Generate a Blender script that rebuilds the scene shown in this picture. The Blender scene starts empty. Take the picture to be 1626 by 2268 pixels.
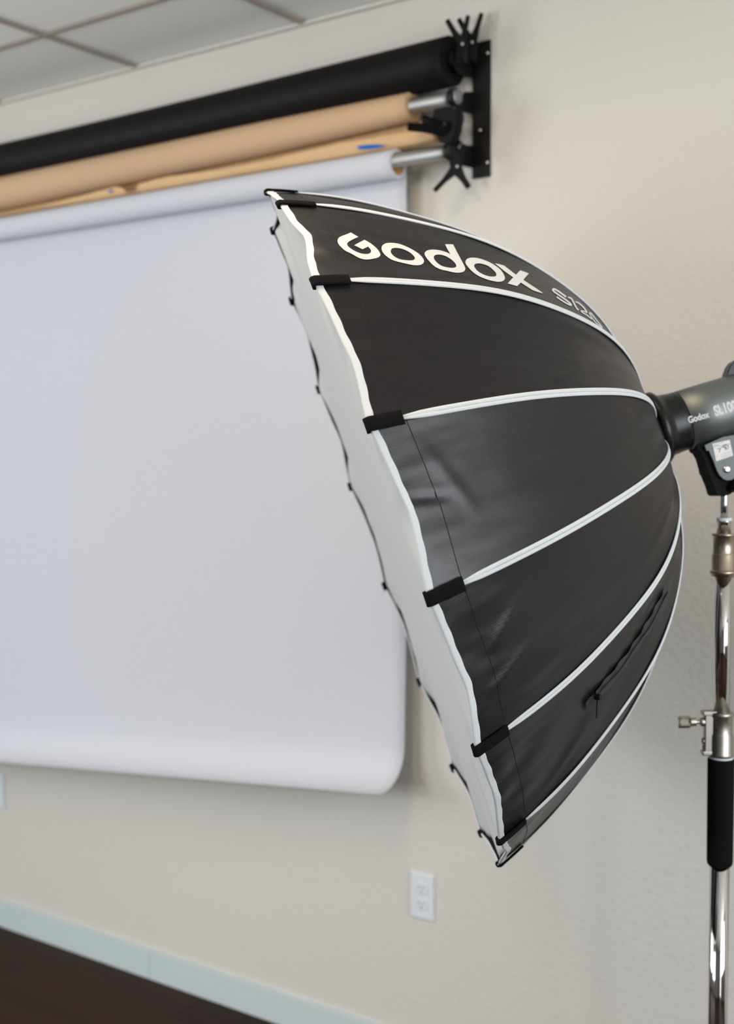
import bpy, bmesh, math, random
from mathutils import Vector, Matrix, noise
from mathutils.geometry import tessellate_polygon
random.seed(7)
PI = math.pi
COL = bpy.context.scene.collection

# ------------------------------------------------------------------ camera
F_PX, YAW, PITCH, ROLL, CD, CH = 2741.87, 0.62703, -0.05049, -0.00191, 2.53549, 1.56165
cy, sy, cp, sp = math.cos(YAW), math.sin(YAW), math.cos(PITCH), math.sin(PITCH)
FW = Vector((-sy * cp, cy * cp, sp))
R0 = Vector((cy, sy, 0)); U0 = R0.cross(FW)
RT = R0 * math.cos(ROLL) + U0 * math.sin(ROLL)
UP = -R0 * math.sin(ROLL) + U0 * math.cos(ROLL)
CAM = Vector((0, -CD, CH))

def ray(px, py):
    return FW + RT * ((px - 813) / F_PX) - UP * ((py - 1134) / F_PX)
def at_y(px, py, y):                       # a point of the plane y = const (parallel to the back wall)
    r = ray(px, py); return CAM + r * ((y - CAM.y) / r.y)
def at_z(px, py, z):                       # a point at camera depth z
    return CAM + ray(px, py) * z

# ------------------------------------------------------------------ materials
def mat(name, col, rough=.5, metal=0., bump=None, spec=.5, var=None, coat=0., sheen=0., trans=0.):
    m = bpy.data.materials.new(name); m.use_nodes = True
    nt = m.node_tree; b = nt.nodes['Principled BSDF']
    b.inputs['Base Color'].default_value = (*col, 1)
    b.inputs['Roughness'].default_value = rough
    b.inputs['Metallic'].default_value = metal
    b.inputs['Specular IOR Level'].default_value = spec
    b.inputs['Coat Weight'].default_value = coat
    b.inputs['Sheen Weight'].default_value = sheen
    tc = nt.nodes.new('ShaderNodeTexCoord')
    if var:                                # (scale, amount): soft colour variation
        n = nt.nodes.new('ShaderNodeTexNoise'); n.inputs['Scale'].default_value = var[0]
        n.inputs['Detail'].default_value = 4
        nt.links.new(tc.outputs['Object'], n.inputs['Vector'])
        mx = nt.nodes.new('ShaderNodeMix'); mx.data_type = 'RGBA'
        a = var[1]
        mx.inputs['A'].default_value = (*[c * (1 - a) for c in col], 1)
        mx.inputs['B'].default_value = (*[min(1, c * (1 + a)) for c in col], 1)
        nt.links.new(n.outputs['Fac'], mx.inputs['Factor'])
        nt.links.new(mx.outputs['Result'], b.inputs['Base Color'])
    if bump:                               # (scale, strength, distance, detail)
        n = nt.nodes.new('ShaderNodeTexNoise'); n.inputs['Scale'].default_value = bump[0]
        n.inputs['Detail'].default_value = bump[3] if len(bump) > 3 else 3
        nt.links.new(tc.outputs['Object'], n.inputs['Vector'])
        bp = nt.nodes.new('ShaderNodeBump'); bp.inputs['Strength'].default_value = bump[1]
        bp.inputs['Distance'].default_value = bump[2]
        nt.links.new(n.outputs['Fac'], bp.inputs['Height'])
        nt.links.new(bp.outputs['Normal'], b.inputs['Normal'])
    return m

def s2l(r, g, b):
    f = lambda c: (c / 255 / 12.92) if c / 255 <= .04045 else ((c / 255 + .055) / 1.055) ** 2.4
    return (f(r), f(g), f(b))

M = {}
M['wall'] = mat('wall_paint', (.58, .545, .49), .75, bump=(75, .42, .004, 4), spec=.25, var=(1.1, .02))
M['wall_other'] = mat('side_wall_paint', (.16, .155, .15), .8, spec=.2)
M['ceiling'] = mat('ceiling_tile_board', (.76, .75, .69), .9, bump=(220, .3, .002, 4), spec=.1, var=(150, .06))
M['grid'] = mat('ceiling_grid_metal', (.30, .25, .22), .5, spec=.3)
M['base'] = mat('baseboard_paint', (.50, .565, .56), .45)
M['outlet'] = mat('outlet_plastic', (.64, .67, .69), .35)
M['slot'] = mat('socket_slot_dark', (.12, .15, .15), .6)
M['white_paper'] = mat('white_backdrop_paper', (.56, .565, .605), .85, spec=.12, bump=(6, .05, .01, 2))
M['black_paper'] = mat('black_backdrop_paper', (.0055, .004, .004), .6, spec=.15, bump=(5, .1, .01, 2))
M['kraft'] = mat('brown_kraft_paper', (.54, .36, .215), .75, spec=.2, var=(3, .05), bump=(9, .12, .01, 3))
M['kraft_flap'] = mat('brown_kraft_paper_loose_end', (.60, .39, .205), .7, spec=.25, var=(7, .08), bump=(14, .3, .01, 3))
M['core'] = mat('cardboard_core', (.42, .25, .10), .9)
M['tape'] = mat('blue_masking_tape', (.0, .11, .42), .7, spec=.15)
M['alu'] = mat('brushed_aluminium_pipe', (.42, .41, .40), .5, metal=1., bump=(300, .05, .001))
M['blackmetal'] = mat('black_powder_coat', (.004, .004, .004), .5, spec=.25)
M['blackplastic'] = mat('black_clamp_plastic', (.004, .003, .003), .55, spec=.15)
M['screw'] = mat('bright_screw', (.85, .80, .82), .2, metal=1.)
M['chrome'] = mat('chrome_tube', (.66, .63, .62), .07, metal=1.)
M['nickel'] = mat('satin_nickel', (.40, .375, .33), .4, metal=1., bump=(500, .06, .001))
M['bronze'] = mat('satin_bronze_nickel', (.44, .37, .29), .38, metal=1.)
M['matteblack'] = mat('matte_black_plastic', (.004, .004, .004), .7, spec=.12)
M['capgrey'] = mat('grey_end_cap', (.16, .17, .18), .3, spec=.5)
M['foam'] = mat('black_foam_grip', (.006, .006, .0065), .95, spec=.08, bump=(600, .5, .001))
M['washer'] = mat('pale_plastic_washer', (.62, .66, .66), .4)
M['binding'] = mat('white_binding_tape', (.53, .54, .54), .7, spec=.2, bump=(400, .2, .001))
M['velcro'] = mat('black_velcro', (.006, .006, .006), .98, spec=.1, bump=(900, 1.0, .002, 2))
M['print'] = mat('white_print', (.54, .54, .53), .6)
M['diffuser'] = mat('white_diffuser_cloth', (.50, .50, .485), .8, spec=.1)
M['headbody'] = mat('satin_grey_body', (.18, .195, .19), .5, metal=.85, spec=.5)
M['headblack'] = mat('black_body_plastic', (.004, .004, .004), .36, spec=.35)
M['yoke'] = mat('grey_yoke_plastic', (.10, .118, .12), .5)
M['sticker'] = mat('sticker_paper', (.62, .61, .59), .5)
M['ink'] = mat('sticker_ink', (.16, .16, .15), .6)
M['yellow'] = mat('yellow_sticker_dot', (.72, .55, .12), .5)
M['stitch'] = mat('seam_thread', (.004, .004, .004), .9)
M['zip'] = mat('zip_tape', (.022, .024, .026), .55)
M['silver'] = mat('silver_lining', (.55, .55, .55), .4, metal=.6)
M['frame'] = mat('window_frame_paint', (.7, .7, .68), .4)

def ripstop():
    m = mat('black_ripstop_nylon', (.0055, .0042, .0045), .36, spec=.38)
    nt = m.node_tree; b = nt.nodes['Principled BSDF']
    uv = nt.nodes.new('ShaderNodeUVMap'); uv.uv_map = 'UVMap'
    def band(axis, scale):
        w = nt.nodes.new('ShaderNodeTexWave'); w.wave_type = 'BANDS'; w.bands_direction = axis
        w.inputs['Scale'].default_value = scale; w.inputs['Distortion'].default_value = .0
        nt.links.new(uv.outputs['UV'], w.inputs['Vector'])
        r = nt.nodes.new('ShaderNodeMapRange'); r.inputs['From Min'].default_value = .88
        nt.links.new(w.outputs['Fac'], r.inputs['Value']); return r
    a, c = band('X', 90), band('Y', 90)
    mx = nt.nodes.new('ShaderNodeMath'); mx.operation = 'MAXIMUM'
    nt.links.new(a.outputs[0], mx.inputs[0]); nt.links.new(c.outputs[0], mx.inputs[1])
    # creases: stretched noise running along the ribs and across them
    mp = nt.nodes.new('ShaderNodeMapping'); mp.inputs['Scale'].default_value = (2.2, 9, 1)
    mp.inputs['Rotation'].default_value = (0, 0, .5)
    nt.links.new(uv.outputs['UV'], mp.inputs['Vector'])
    n = nt.nodes.new('ShaderNodeTexNoise'); n.inputs['Scale'].default_value = 1.7; n.inputs['Detail'].default_value = 2
    n.inputs['Roughness'].default_value = .45
    nt.links.new(mp.outputs[0], n.inputs['Vector'])
    n3 = nt.nodes.new('ShaderNodeTexNoise'); n3.inputs['Scale'].default_value = 9; n3.inputs['Detail'].default_value = 2
    nt.links.new(uv.outputs['UV'], n3.inputs['Vector'])
    b1 = nt.nodes.new('ShaderNodeBump'); b1.inputs['Strength'].default_value = .2; b1.inputs['Distance'].default_value = .02
    nt.links.new(n.outputs['Fac'], b1.inputs['Height'])
    b3 = nt.nodes.new('ShaderNodeBump'); b3.inputs['Strength'].default_value = .12; b3.inputs['Distance'].default_value = .01
    nt.links.new(n3.outputs['Fac'], b3.inputs['Height']); nt.links.new(b1.outputs[0], b3.inputs['Normal'])
    b2 = nt.nodes.new('ShaderNodeBump'); b2.inputs['Strength'].default_value = .10; b2.inputs['Distance'].default_value = .0006
    nt.links.new(mx.outputs[0], b2.inputs['Height']); nt.links.new(b3.outputs[0], b2.inputs['Normal'])
    nt.links.new(b2.outputs[0], b.inputs['Normal'])
    cm = nt.nodes.new('ShaderNodeMix'); cm.data_type = 'RGBA'
    cm.inputs['A'].default_value = (.0055, .0042, .0045, 1); cm.inputs['B'].default_value = (.011, .009, .0095, 1)
    nt.links.new(mx.outputs[0], cm.inputs['Factor']); nt.links.new(cm.outputs['Result'], b.inputs['Base Color'])
    return m
M['ripstop'] = ripstop()

def wood():
    m = mat('dark_wood_floor', (.05, .022, .014), .55, spec=.1)
    nt = m.node_tree; b = nt.nodes['Principled BSDF']
    tc = nt.nodes.new('ShaderNodeTexCoord')
    br = nt.nodes.new('ShaderNodeTexBrick'); br.inputs['Scale'].default_value = 1
    br.inputs['Brick Width'].default_value = 1.2; br.inputs['Row Height'].default_value = .15
    br.inputs['Mortar Size'].default_value = .002; br.inputs['Color1'].default_value = (.028, .012, .009, 1)
    br.inputs['Color2'].default_value = (.042, .020, .012, 1); br.inputs['Mortar'].default_value = (.012, .006, .004, 1)
    nt.links.new(tc.outputs['Object'], br.inputs['Vector'])
    mp = nt.nodes.new('ShaderNodeMapping'); mp.inputs['Scale'].default_value = (1.5, 22, 1)
    nt.links.new(tc.outputs['Object'], mp.inputs['Vector'])
    n = nt.nodes.new('ShaderNodeTexNoise'); n.inputs['Scale'].default_value = 2.5; n.inputs['Detail'].default_value = 5
    nt.links.new(mp.outputs[0], n.inputs['Vector'])
    mx = nt.nodes.new('ShaderNodeMix'); mx.data_type = 'RGBA'; mx.blend_type = 'MULTIPLY'; mx.inputs['Factor'].default_value = .6
    nt.links.new(br.outputs['Color'], mx.inputs['A']); nt.links.new(n.outputs['Color'], mx.inputs['B'])
    nt.links.new(mx.outputs['Result'], b.inputs['Base Color'])
    return m
M['floor'] = wood()

# ------------------------------------------------------------------ mesh helpers
def new(): return bmesh.new()
def obj(name, bm, m, parent=None, smooth=False, recalc=True):
    if recalc: bmesh.ops.recalc_face_normals(bm, faces=bm.faces)
    me = bpy.data.meshes.new(name); bm.to_mesh(me); bm.free()
    me.materials.append(m)
    if smooth:
        for p in me.polygons: p.use_smooth = True
    o = bpy.data.objects.new(name, me); COL.objects.link(o)
    if parent: o.parent = parent; o.matrix_parent_inverse = parent.matrix_world.inverted()
    return o
def empty(name, loc, label, cat, group=None):
    o = bpy.data.objects.new(name, None); COL.objects.link(o); o.location = loc
    o.empty_display_size = .05
    o['label'] = label; o['category'] = cat
    if group: o['group'] = group
    bpy.context.view_layer.update()
    return o
def tag(o, label, cat, group=None):
    o['label'] = label; o['category'] = cat
    if group: o['group'] = group
def struct(o): o['kind'] = 'structure'; return o
def frame(d):
    d = Vector(d).normalized(); a = Vector((0, 0, 1)) if abs(d.z) < .9 else Vector((1, 0, 0))
    x = a.cross(d).normalized(); return x, d.cross(x), d
def box(bm, c, size, axes=None, bevel=0):
    c = Vector(c); ax = axes or (Vector((1, 0, 0)), Vector((0, 1, 0)), Vector((0, 0, 1)))
    vs = []
    for i in (-1, 1):
        for j in (-1, 1):
            for k in (-1, 1):
                vs.append(bm.verts.new(c + ax[0] * (i * size[0] / 2) + ax[1] * (j * size[1] / 2) + ax[2] * (k * size[2] / 2)))
    fs = [bm.faces.new([vs[q] for q in f]) for f in ((0, 1, 3, 2), (4, 6, 7, 5), (0, 4, 5, 1), (2, 3, 7, 6), (0, 2, 6, 4), (1, 5, 7, 3))]
    if bevel:
        es = list({e for f in fs for e in f.edges})
        bmesh.ops.bevel(bm, geom=es, offset=bevel, segments=2, affect='EDGES', profile=.5)
def lathe(bm, p0, d, prof, n=40, caps=True):
    """prof: list of (distance along d, radius)"""
    x, y, d = frame(d); p0 = Vector(p0); rings = []
    for a, r in prof:
        c = p0 + d * a
        rings.append([bm.verts.new(c + (x * math.cos(2 * PI * i / n) + y * math.sin(2 * PI * i / n)) * max(r, 1e-4)) for i in range(n)])
    for A, B in zip(rings, rings[1:]):
        for i in range(n): bm.faces.new((A[i], A[(i + 1) % n], B[(i + 1) % n], B[i]))
    if caps:
        bm.faces.new(rings[0][::-1]); bm.faces.new(rings[-1])
def cyl(bm, a, b, r, n=28, r2=None):
    a, b = Vector(a), Vector(b); lathe(bm, a, b - a, [(0, r), ((b - a).length, r2 if r2 else r)], n)
def ring_tube(bm, p0, d, length, ro, ri, n=40):
    lathe(bm, p0, d, [(0, ri), (0, ro), (length, ro), (length, ri), (0, ri)], n, caps=False)
def tube(bm, pts, r, n=8, caps=True, flat=None):
    """tube through points; r number or function(i); flat=(normal list, thickness factor)"""
    pts = [Vector(p) for p in pts]; rings = []
    for i, p in enumerate(pts):
        t = (pts[min(i + 1, len(pts) - 1)] - pts[max(i - 1, 0)]).normalized()
        if flat: z = flat[0][i]; x = t.cross(z).normalized(); y = x.cross(t).normalized(); k = flat[1]
        else: x, y, _ = frame(t); k = 1
        rr = r(i) if callable(r) else r
        rings.append([bm.verts.new(p + x * (rr * math.cos(2 * PI * j / n)) + y * (rr * k * math.sin(2 * PI * j / n))) for j in range(n)])
    for A, B in zip(rings, rings[1:]):
        for i in range(n): bm.faces.new((A[i], A[(i + 1) % n], B[(i + 1) % n], B[i]))
    if caps: bm.faces.new(rings[0][::-1]); bm.faces.new(rings[-1])
def prism(bm, poly, d):
    """poly: world points of a flat outline, extruded by vector d"""
    d = Vector(d); a = [bm.verts.new(Vector(p)) for p in poly]; b = [bm.verts.new(Vector(p) + d) for p in poly]
    n = len(a); bm.faces.new(a[::-1]); bm.faces.new(b)
    for i in range(n): bm.faces.new((a[i], a[(i + 1) % n], b[(i + 1) % n], b[i]))
def grid(bm, P, closed_u=False):
    V = [[bm.verts.new(p) for p in row] for row in P]
    for A, B in zip(V, V[1:]):
        for i in range(len(A) - 1): bm.faces.new((A[i], A[i + 1], B[i + 1], B[i]))
    return V
def solid(o, th, off=0):
    m = o.modifiers.new('thickness', 'SOLIDIFY'); m.thickness = th; m.offset = off; return o
def sm(pts, closed=False, n=4):
    m = len(pts); o = []
    for i in range(m if closed else m - 1):
        if closed: p0, p1, p2, p3 = pts[(i - 1) % m], pts[i], pts[(i + 1) % m], pts[(i + 2) % m]
        else: p0, p1, p2, p3 = pts[max(i - 1, 0)], pts[i], pts[i + 1], pts[min(i + 2, m - 1)]
        for j in range(n):
            t = j / n
            o.append(tuple(.5 * (2 * b + (-a + c) * t + (2 * a - 5 * b + 4 * c - d) * t * t + (-a + 3 * b - 3 * c + d) * t ** 3)
                           for a, b, c, d in zip(p0, p1, p2, p3)))
    if not closed: o.append(tuple(pts[-1]))
    return o
def interp(tab, x):
    if x <= tab[0][0]: (a, b), (c, d) = tab[0], tab[1]
    elif x >= tab[-1][0]: (a, b), (c, d) = tab[-2], tab[-1]
    else:
        for (a, b), (c, d) in zip(tab, tab[1:]):
            if a <= x <= c: break
    return b + (d - b) * (x - a) / (c - a)

LOGO=[[[(0.2398, 0.3646), (0.2532, 0.4187), (0.2287, 0.4886), (0.2195, 0.5142), (0.2142, 0.5382), (0.2123, 0.5685), (0.2155, 0.601), (0.2221, 0.6326), (0.2321, 0.6559), (0.243, 0.6653), (0.2524, 0.6608), (0.2602, 0.6429), (0.2648, 0.6146), (0.2656, 0.5876), (0.2631, 0.5529), (0.2461, 0.5994), (0.2307, 0.5521), (0.2635, 0.4577), (0.2719, 0.492), (0.2795, 0.546), (0.283, 0.5904), (0.2831, 0.6364), (0.2806, 0.6643), (0.2744, 0.6912), (0.2653, 0.712), (0.2456, 0.7353), (0.2342, 0.7323), (0.2251, 0.7161), (0.2136, 0.6784), (0.1969, 0.6449), (0.1927, 0.6128), (0.1888, 0.5548), (0.1903, 0.5177), (0.1949, 0.487), (0.2039, 0.4547)]], [[(0.2939, 0.5373), (0.2955, 0.5256), (0.2973, 0.5158), (0.2994, 0.5061), (0.3019, 0.4956), (0.3047, 0.4851), (0.3076, 0.4762), (0.3106, 0.4697), (0.3137, 0.4647), (0.3169, 0.4607), (0.32, 0.4574), (0.3232, 0.455), (0.3265, 0.4539), (0.33, 0.4538), (0.3336, 0.4549), (0.3373, 0.4584), (0.3411, 0.4647), (0.3449, 0.4734), (0.3486, 0.4839), (0.3524, 0.4966), (0.3562, 0.5111), (0.3596, 0.526), (0.3625, 0.5409), (0.3649, 0.5563), (0.3669, 0.5717), (0.3683, 0.5871), (0.3693, 0.6025), (0.3698, 0.6179), (0.3701, 0.6331), (0.3699, 0.6483), (0.3693, 0.6634), (0.3681, 0.6791), (0.3663, 0.6947), (0.3643, 0.7086), (0.3621, 0.7204), (0.3597, 0.7306), (0.357, 0.739), (0.3543, 0.7456), (0.3513, 0.7505), (0.3482, 0.754), (0.3451, 0.7562), (0.3419, 0.7569), (0.3381, 0.7559), (0.3334, 0.753), (0.3281, 0.7483), (0.3225, 0.7423), (0.3162, 0.7351), (0.3095, 0.7265), (0.3041, 0.717), (0.3007, 0.7069), (0.2984, 0.6958), (0.2965, 0.6829), (0.2945, 0.667), (0.2927, 0.6492), (0.2914, 0.632), (0.2906, 0.6165), (0.2903, 0.6015), (0.2905, 0.5862), (0.2912, 0.5695), (0.2925, 0.5525)], [(0.3095, 0.5819), (0.3106, 0.5713), (0.3121, 0.5605), (0.3136, 0.5513), (0.3152, 0.5446), (0.317, 0.5395), (0.3189, 0.5353), (0.3212, 0.5315), (0.3237, 0.5286), (0.3264, 0.5268), (0.3292, 0.5258), (0.3322, 0.5259), (0.3352, 0.5279), (0.3382, 0.5322), (0.3411, 0.5384), (0.3438, 0.546), (0.3462, 0.5549), (0.3484, 0.5653), (0.3502, 0.5764), (0.3516, 0.5888), (0.3526, 0.6019), (0.3533, 0.614), (0.3537, 0.6242), (0.3537, 0.6333), (0.3533, 0.6423), (0.3523, 0.652), (0.351, 0.6616), (0.3494, 0.6697), (0.3478, 0.676), (0.346, 0.6808), (0.3439, 0.6847), (0.3415, 0.6878), (0.3388, 0.6899), (0.3356, 0.6912), (0.3313, 0.6922), (0.3264, 0.6924), (0.3222, 0.6905), (0.3192, 0.686), (0.3167, 0.6796), (0.3147, 0.6721), (0.3128, 0.6637), (0.3113, 0.6542), (0.3101, 0.644), (0.3092, 0.6329), (0.3086, 0.6212), (0.3083, 0.6101), (0.3084, 0.6004), (0.3087, 0.5912)]], [[(0.4362, 0.3113), (0.4539, 0.2773), (0.4507, 0.4671), (0.4484, 0.6592), (0.4456, 0.7033), (0.4389, 0.748), (0.429, 0.7806), (0.4196, 0.7927), (0.4133, 0.7919), (0.4047, 0.7795), (0.3925, 0.7723), (0.3835, 0.7367), (0.3802, 0.6829), (0.3775, 0.6077), (0.3778, 0.5658), (0.3814, 0.5279), (0.3884, 0.4918), (0.3979, 0.4649), (0.4086, 0.4497), (0.4194, 0.4473), (0.428, 0.4593), (0.4341, 0.4798), (0.4342, 0.3898)], [(0.394, 0.588), (0.3957, 0.5715), (0.3979, 0.5575), (0.4003, 0.5463), (0.4031, 0.5375), (0.4066, 0.53), (0.4104, 0.5252), (0.4146, 0.524), (0.4187, 0.5274), (0.4223, 0.5375), (0.4253, 0.5519), (0.428, 0.5687), (0.43, 0.5882), (0.4313, 0.6107), (0.4319, 0.6332), (0.4318, 0.6524), (0.431, 0.6691), (0.4295, 0.6828), (0.4272, 0.6945), (0.4241, 0.7055), (0.4204, 0.7141), (0.4162, 0.7187), (0.4115, 0.7198), (0.4057, 0.7183), (0.4004, 0.7115), (0.397, 0.6956), (0.3947, 0.6749), (0.3932, 0.6514), (0.3925, 0.6275), (0.3929, 0.6067)]], [[(0.456, 0.5655), (0.4573, 0.5513), (0.459, 0.5353), (0.461, 0.5195), (0.4634, 0.5043), (0.4661, 0.4892), (0.4691, 0.4753), (0.4725, 0.4627), (0.4763, 0.4512), (0.48, 0.4415), (0.4836, 0.4341), (0.4871, 0.4287), (0.4908, 0.4253), (0.4949, 0.4235), (0.4993, 0.4237), (0.5035, 0.4265), (0.5077, 0.4324), (0.5118, 0.441), (0.5156, 0.4527), (0.5191, 0.4681), (0.5222, 0.4866), (0.5247, 0.5065), (0.5262, 0.5272), (0.527, 0.5492), (0.5273, 0.5732), (0.5271, 0.6008), (0.5264, 0.6302), (0.5254, 0.6564), (0.5243, 0.6766), (0.5229, 0.6937), (0.521, 0.7106), (0.5187, 0.7288), (0.5159, 0.7467), (0.5128, 0.7626), (0.5096, 0.7761), (0.5062, 0.7875), (0.5026, 0.7964), (0.4988, 0.8024), (0.4949, 0.8059), (0.4909, 0.8074), (0.4868, 0.8076), (0.4827, 0.8059), (0.4785, 0.8012), (0.4738, 0.7932), (0.469, 0.7822), (0.465, 0.7683), (0.462, 0.7511), (0.4597, 0.731), (0.4578, 0.7097), (0.4564, 0.6862), (0.4554, 0.6615), (0.4547, 0.6396), (0.4543, 0.6225), (0.4542, 0.6083), (0.4543, 0.5957), (0.4546, 0.5852), (0.4551, 0.5762)], [(0.4707, 0.5916), (0.472, 0.5798), (0.4737, 0.5688), (0.4756, 0.5586), (0.4778, 0.5493), (0.4802, 0.541), (0.4828, 0.5339), (0.4854, 0.5281), (0.4882, 0.5237), (0.4912, 0.5214), (0.4946, 0.5212), (0.4982, 0.5231), (0.5014, 0.5285), (0.5037, 0.5385), (0.5056, 0.5521), (0.5071, 0.5671), (0.5084, 0.5835), (0.5093, 0.6014), (0.5098, 0.6181), (0.5098, 0.6325), (0.5094, 0.6458), (0.5086, 0.6588), (0.5076, 0.6722), (0.5061, 0.6852), (0.5043, 0.6969), (0.502, 0.7073), (0.4992, 0.7162), (0.4963, 0.7233), (0.4933, 0.7287), (0.4902, 0.7321), (0.487, 0.733), (0.4836, 0.7312), (0.4803, 0.7268), (0.4773, 0.7198), (0.4746, 0.7097), (0.4723, 0.697), (0.4705, 0.6827), (0.4695, 0.6662), (0.4692, 0.648), (0.4691, 0.6311), (0.4693, 0.6168), (0.4698, 0.6039)]], [[(0.523, 0.4264), (0.5324, 0.4113), (0.5426, 0.4036), (0.558, 0.526), (0.5785, 0.3665), (0.5977, 0.3495), (0.5685, 0.5855), (0.5883, 0.6789), (0.5974, 0.7327), (0.5957, 0.7513), (0.5847, 0.7599), (0.5742, 0.7621), (0.5569, 0.6711), (0.5407, 0.7807), (0.5214, 0.7832), (0.546, 0.6103), (0.535, 0.5419)]]]
STROKES=[[[(0.674, 0.4567), (0.6702, 0.4473), (0.6654, 0.4353), (0.6613, 0.4251), (0.6575, 0.4176), (0.6537, 0.4149), (0.6499, 0.4181), (0.646, 0.4312), (0.6414, 0.4582), (0.636, 0.5061), (0.6337, 0.5437), (0.6345, 0.5638), (0.6366, 0.5795), (0.6398, 0.5924), (0.6437, 0.6049), (0.6484, 0.6197), (0.6532, 0.6346), (0.6571, 0.6482), (0.6601, 0.6635), (0.662, 0.6853), (0.663, 0.7068), (0.663, 0.7167), (0.6654, 0.6916), (0.6661, 0.6876), (0.6632, 0.6961), (0.6579, 0.6984), (0.6522, 0.6949), (0.6476, 0.6878), (0.6437, 0.6769), (0.6399, 0.6597), (0.6372, 0.6447)], [(0.6661, 0.5297), (0.6624, 0.5185), (0.6579, 0.5045), (0.6541, 0.4927), (0.6504, 0.4838), (0.6469, 0.4798), (0.6438, 0.4811), (0.6412, 0.4888), (0.6403, 0.4937), (0.6409, 0.488), (0.6405, 0.4936), (0.6412, 0.5075), (0.6433, 0.5216), (0.6464, 0.5333), (0.6505, 0.5444), (0.6554, 0.5576), (0.6604, 0.5708), (0.6645, 0.5832), (0.6678, 0.598), (0.67, 0.6206), (0.671, 0.6439), (0.6708, 0.6648), (0.6658, 0.7168), (0.6607, 0.7476), (0.6566, 0.7586), (0.6512, 0.7589), (0.6456, 0.7533), (0.6411, 0.7445), (0.6371, 0.7322), (0.6334, 0.7138), (0.6308, 0.6981)]], [[(0.6741, 0.496), (0.6793, 0.4755), (0.6841, 0.4689), (0.6831, 0.5232), (0.6802, 0.5997), (0.6773, 0.6733), (0.6752, 0.734), (0.6765, 0.7568), (0.6784, 0.7614)], [(0.6807, 0.4242), (0.6868, 0.3979), (0.6929, 0.3879), (0.6919, 0.4522), (0.6887, 0.5352), (0.6856, 0.6122), (0.6835, 0.6712), (0.6847, 0.6886), (0.6864, 0.6912)]], [[(0.6935, 0.486), (0.6967, 0.4697), (0.7009, 0.4511), (0.7055, 0.4391), (0.7099, 0.4359), (0.7128, 0.4512), (0.7146, 0.4791), (0.7155, 0.5184), (0.7154, 0.5597), (0.7145, 0.589), (0.7194, 0.5469), (0.7167, 0.5559), (0.7105, 0.5789), (0.7008, 0.6281), (0.6915, 0.6815), (0.686, 0.7503), (0.6885, 0.7638), (0.6947, 0.7589), (0.702, 0.752), (0.7077, 0.7681), (0.7119, 0.786)], [(0.6995, 0.4174), (0.7033, 0.3965), (0.7085, 0.3712), (0.7139, 0.3531), (0.719, 0.3449), (0.7224, 0.3581), (0.7245, 0.3858), (0.7255, 0.4266), (0.7253, 0.4716), (0.724, 0.5123), (0.714, 0.6147), (0.7086, 0.6369), (0.7033, 0.653), (0.695, 0.6915), (0.69, 0.7166), (0.6934, 0.6897), (0.6957, 0.6996), (0.7021, 0.6908), (0.7102, 0.6783), (0.7166, 0.6903), (0.7212, 0.7049)]], [[(0.7284, 0.5056), (0.7321, 0.4819), (0.7365, 0.4664), (0.7385, 0.5038), (0.7397, 0.5642), (0.7408, 0.6282), (0.7415, 0.6946), (0.7417, 0.7604), (0.7409, 0.809), (0.7495, 0.7265), (0.7455, 0.7292), (0.7377, 0.7523), (0.731, 0.7602), (0.7282, 0.7393), (0.7275, 0.6967), (0.7293, 0.6189), (0.732, 0.5352), (0.7342, 0.4773), (0.7359, 0.4395)], [(0.7356, 0.4244), (0.7408, 0.3884), (0.7468, 0.3617), (0.7493, 0.3979), (0.7506, 0.459), (0.7519, 0.5238), (0.7527, 0.592), (0.7529, 0.661), (0.7519, 0.7172), (0.7392, 0.8211), (0.7357, 0.8184), (0.7289, 0.832), (0.7226, 0.8332), (0.7199, 0.8092), (0.7192, 0.7654), (0.7209, 0.6898), (0.7234, 0.6104), (0.7254, 0.5558), (0.7269, 0.5204)]]]

# ================================================================== the room
HC = 2.6529
XL, XR, YR = -4.9, 1.9, -4.4
bm = new(); box(bm, ((XL + XR) / 2, YR / 2, -.05), (XR - XL + .4, -YR + .4, .1)); struct(obj('floor', bm, M['floor']))
bm = new(); box(bm, ((XL + XR) / 2, .1, HC / 2), (XR - XL + .4, .2, HC + .1)); struct(obj('wall_back', bm, M['wall']))
def wall_with_holes(name, axis, pos, lo, hi, holes, th=.2):
    """axis 'x': plane x=pos spanning y lo..hi ; axis 'y': plane y=pos spanning x lo..hi; holes (a0,a1,z0,z1)"""
    bm = new(); cuts = sorted({lo, hi} | {h[0] for h in holes} | {h[1] for h in holes}); zs = sorted({0, HC} | {h[2] for h in holes} | {h[3] for h in holes})
    for a0, a1 in zip(cuts, cuts[1:]):
        for z0, z1 in zip(zs, zs[1:]):
            ca, cz = (a0 + a1) / 2, (z0 + z1) / 2
            if any(h[0] < ca < h[1] and h[2] < cz < h[3] for h in holes): continue
            if axis == 'x': box(bm, (pos, ca, cz), (th, a1 - a0, z1 - z0))
            else: box(bm, (ca, pos, cz), (a1 - a0, th, z1 - z0))
    struct(obj(name, bm, M['wall_other']))
WIN_REAR = [(-3.9, -2.1, .75, 2.25)]
WIN_RIGHT = [(-2.6, -.6, .95, 2.55), (-3.25, -2.8, .02, 2.55)]
WIN_LEFT = [(-3.7, -1.9, .85, 2.4)]
wall_with_holes('wall_left', 'x', XL - .1, YR - .2, 0, WIN_LEFT)
wall_with_holes('wall_right', 'x', XR + .1, YR - .2, 0, WIN_RIGHT)
wall_with_holes('wall_front', 'y', YR - .1, XL, XR, WIN_REAR)
n = 0
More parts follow.
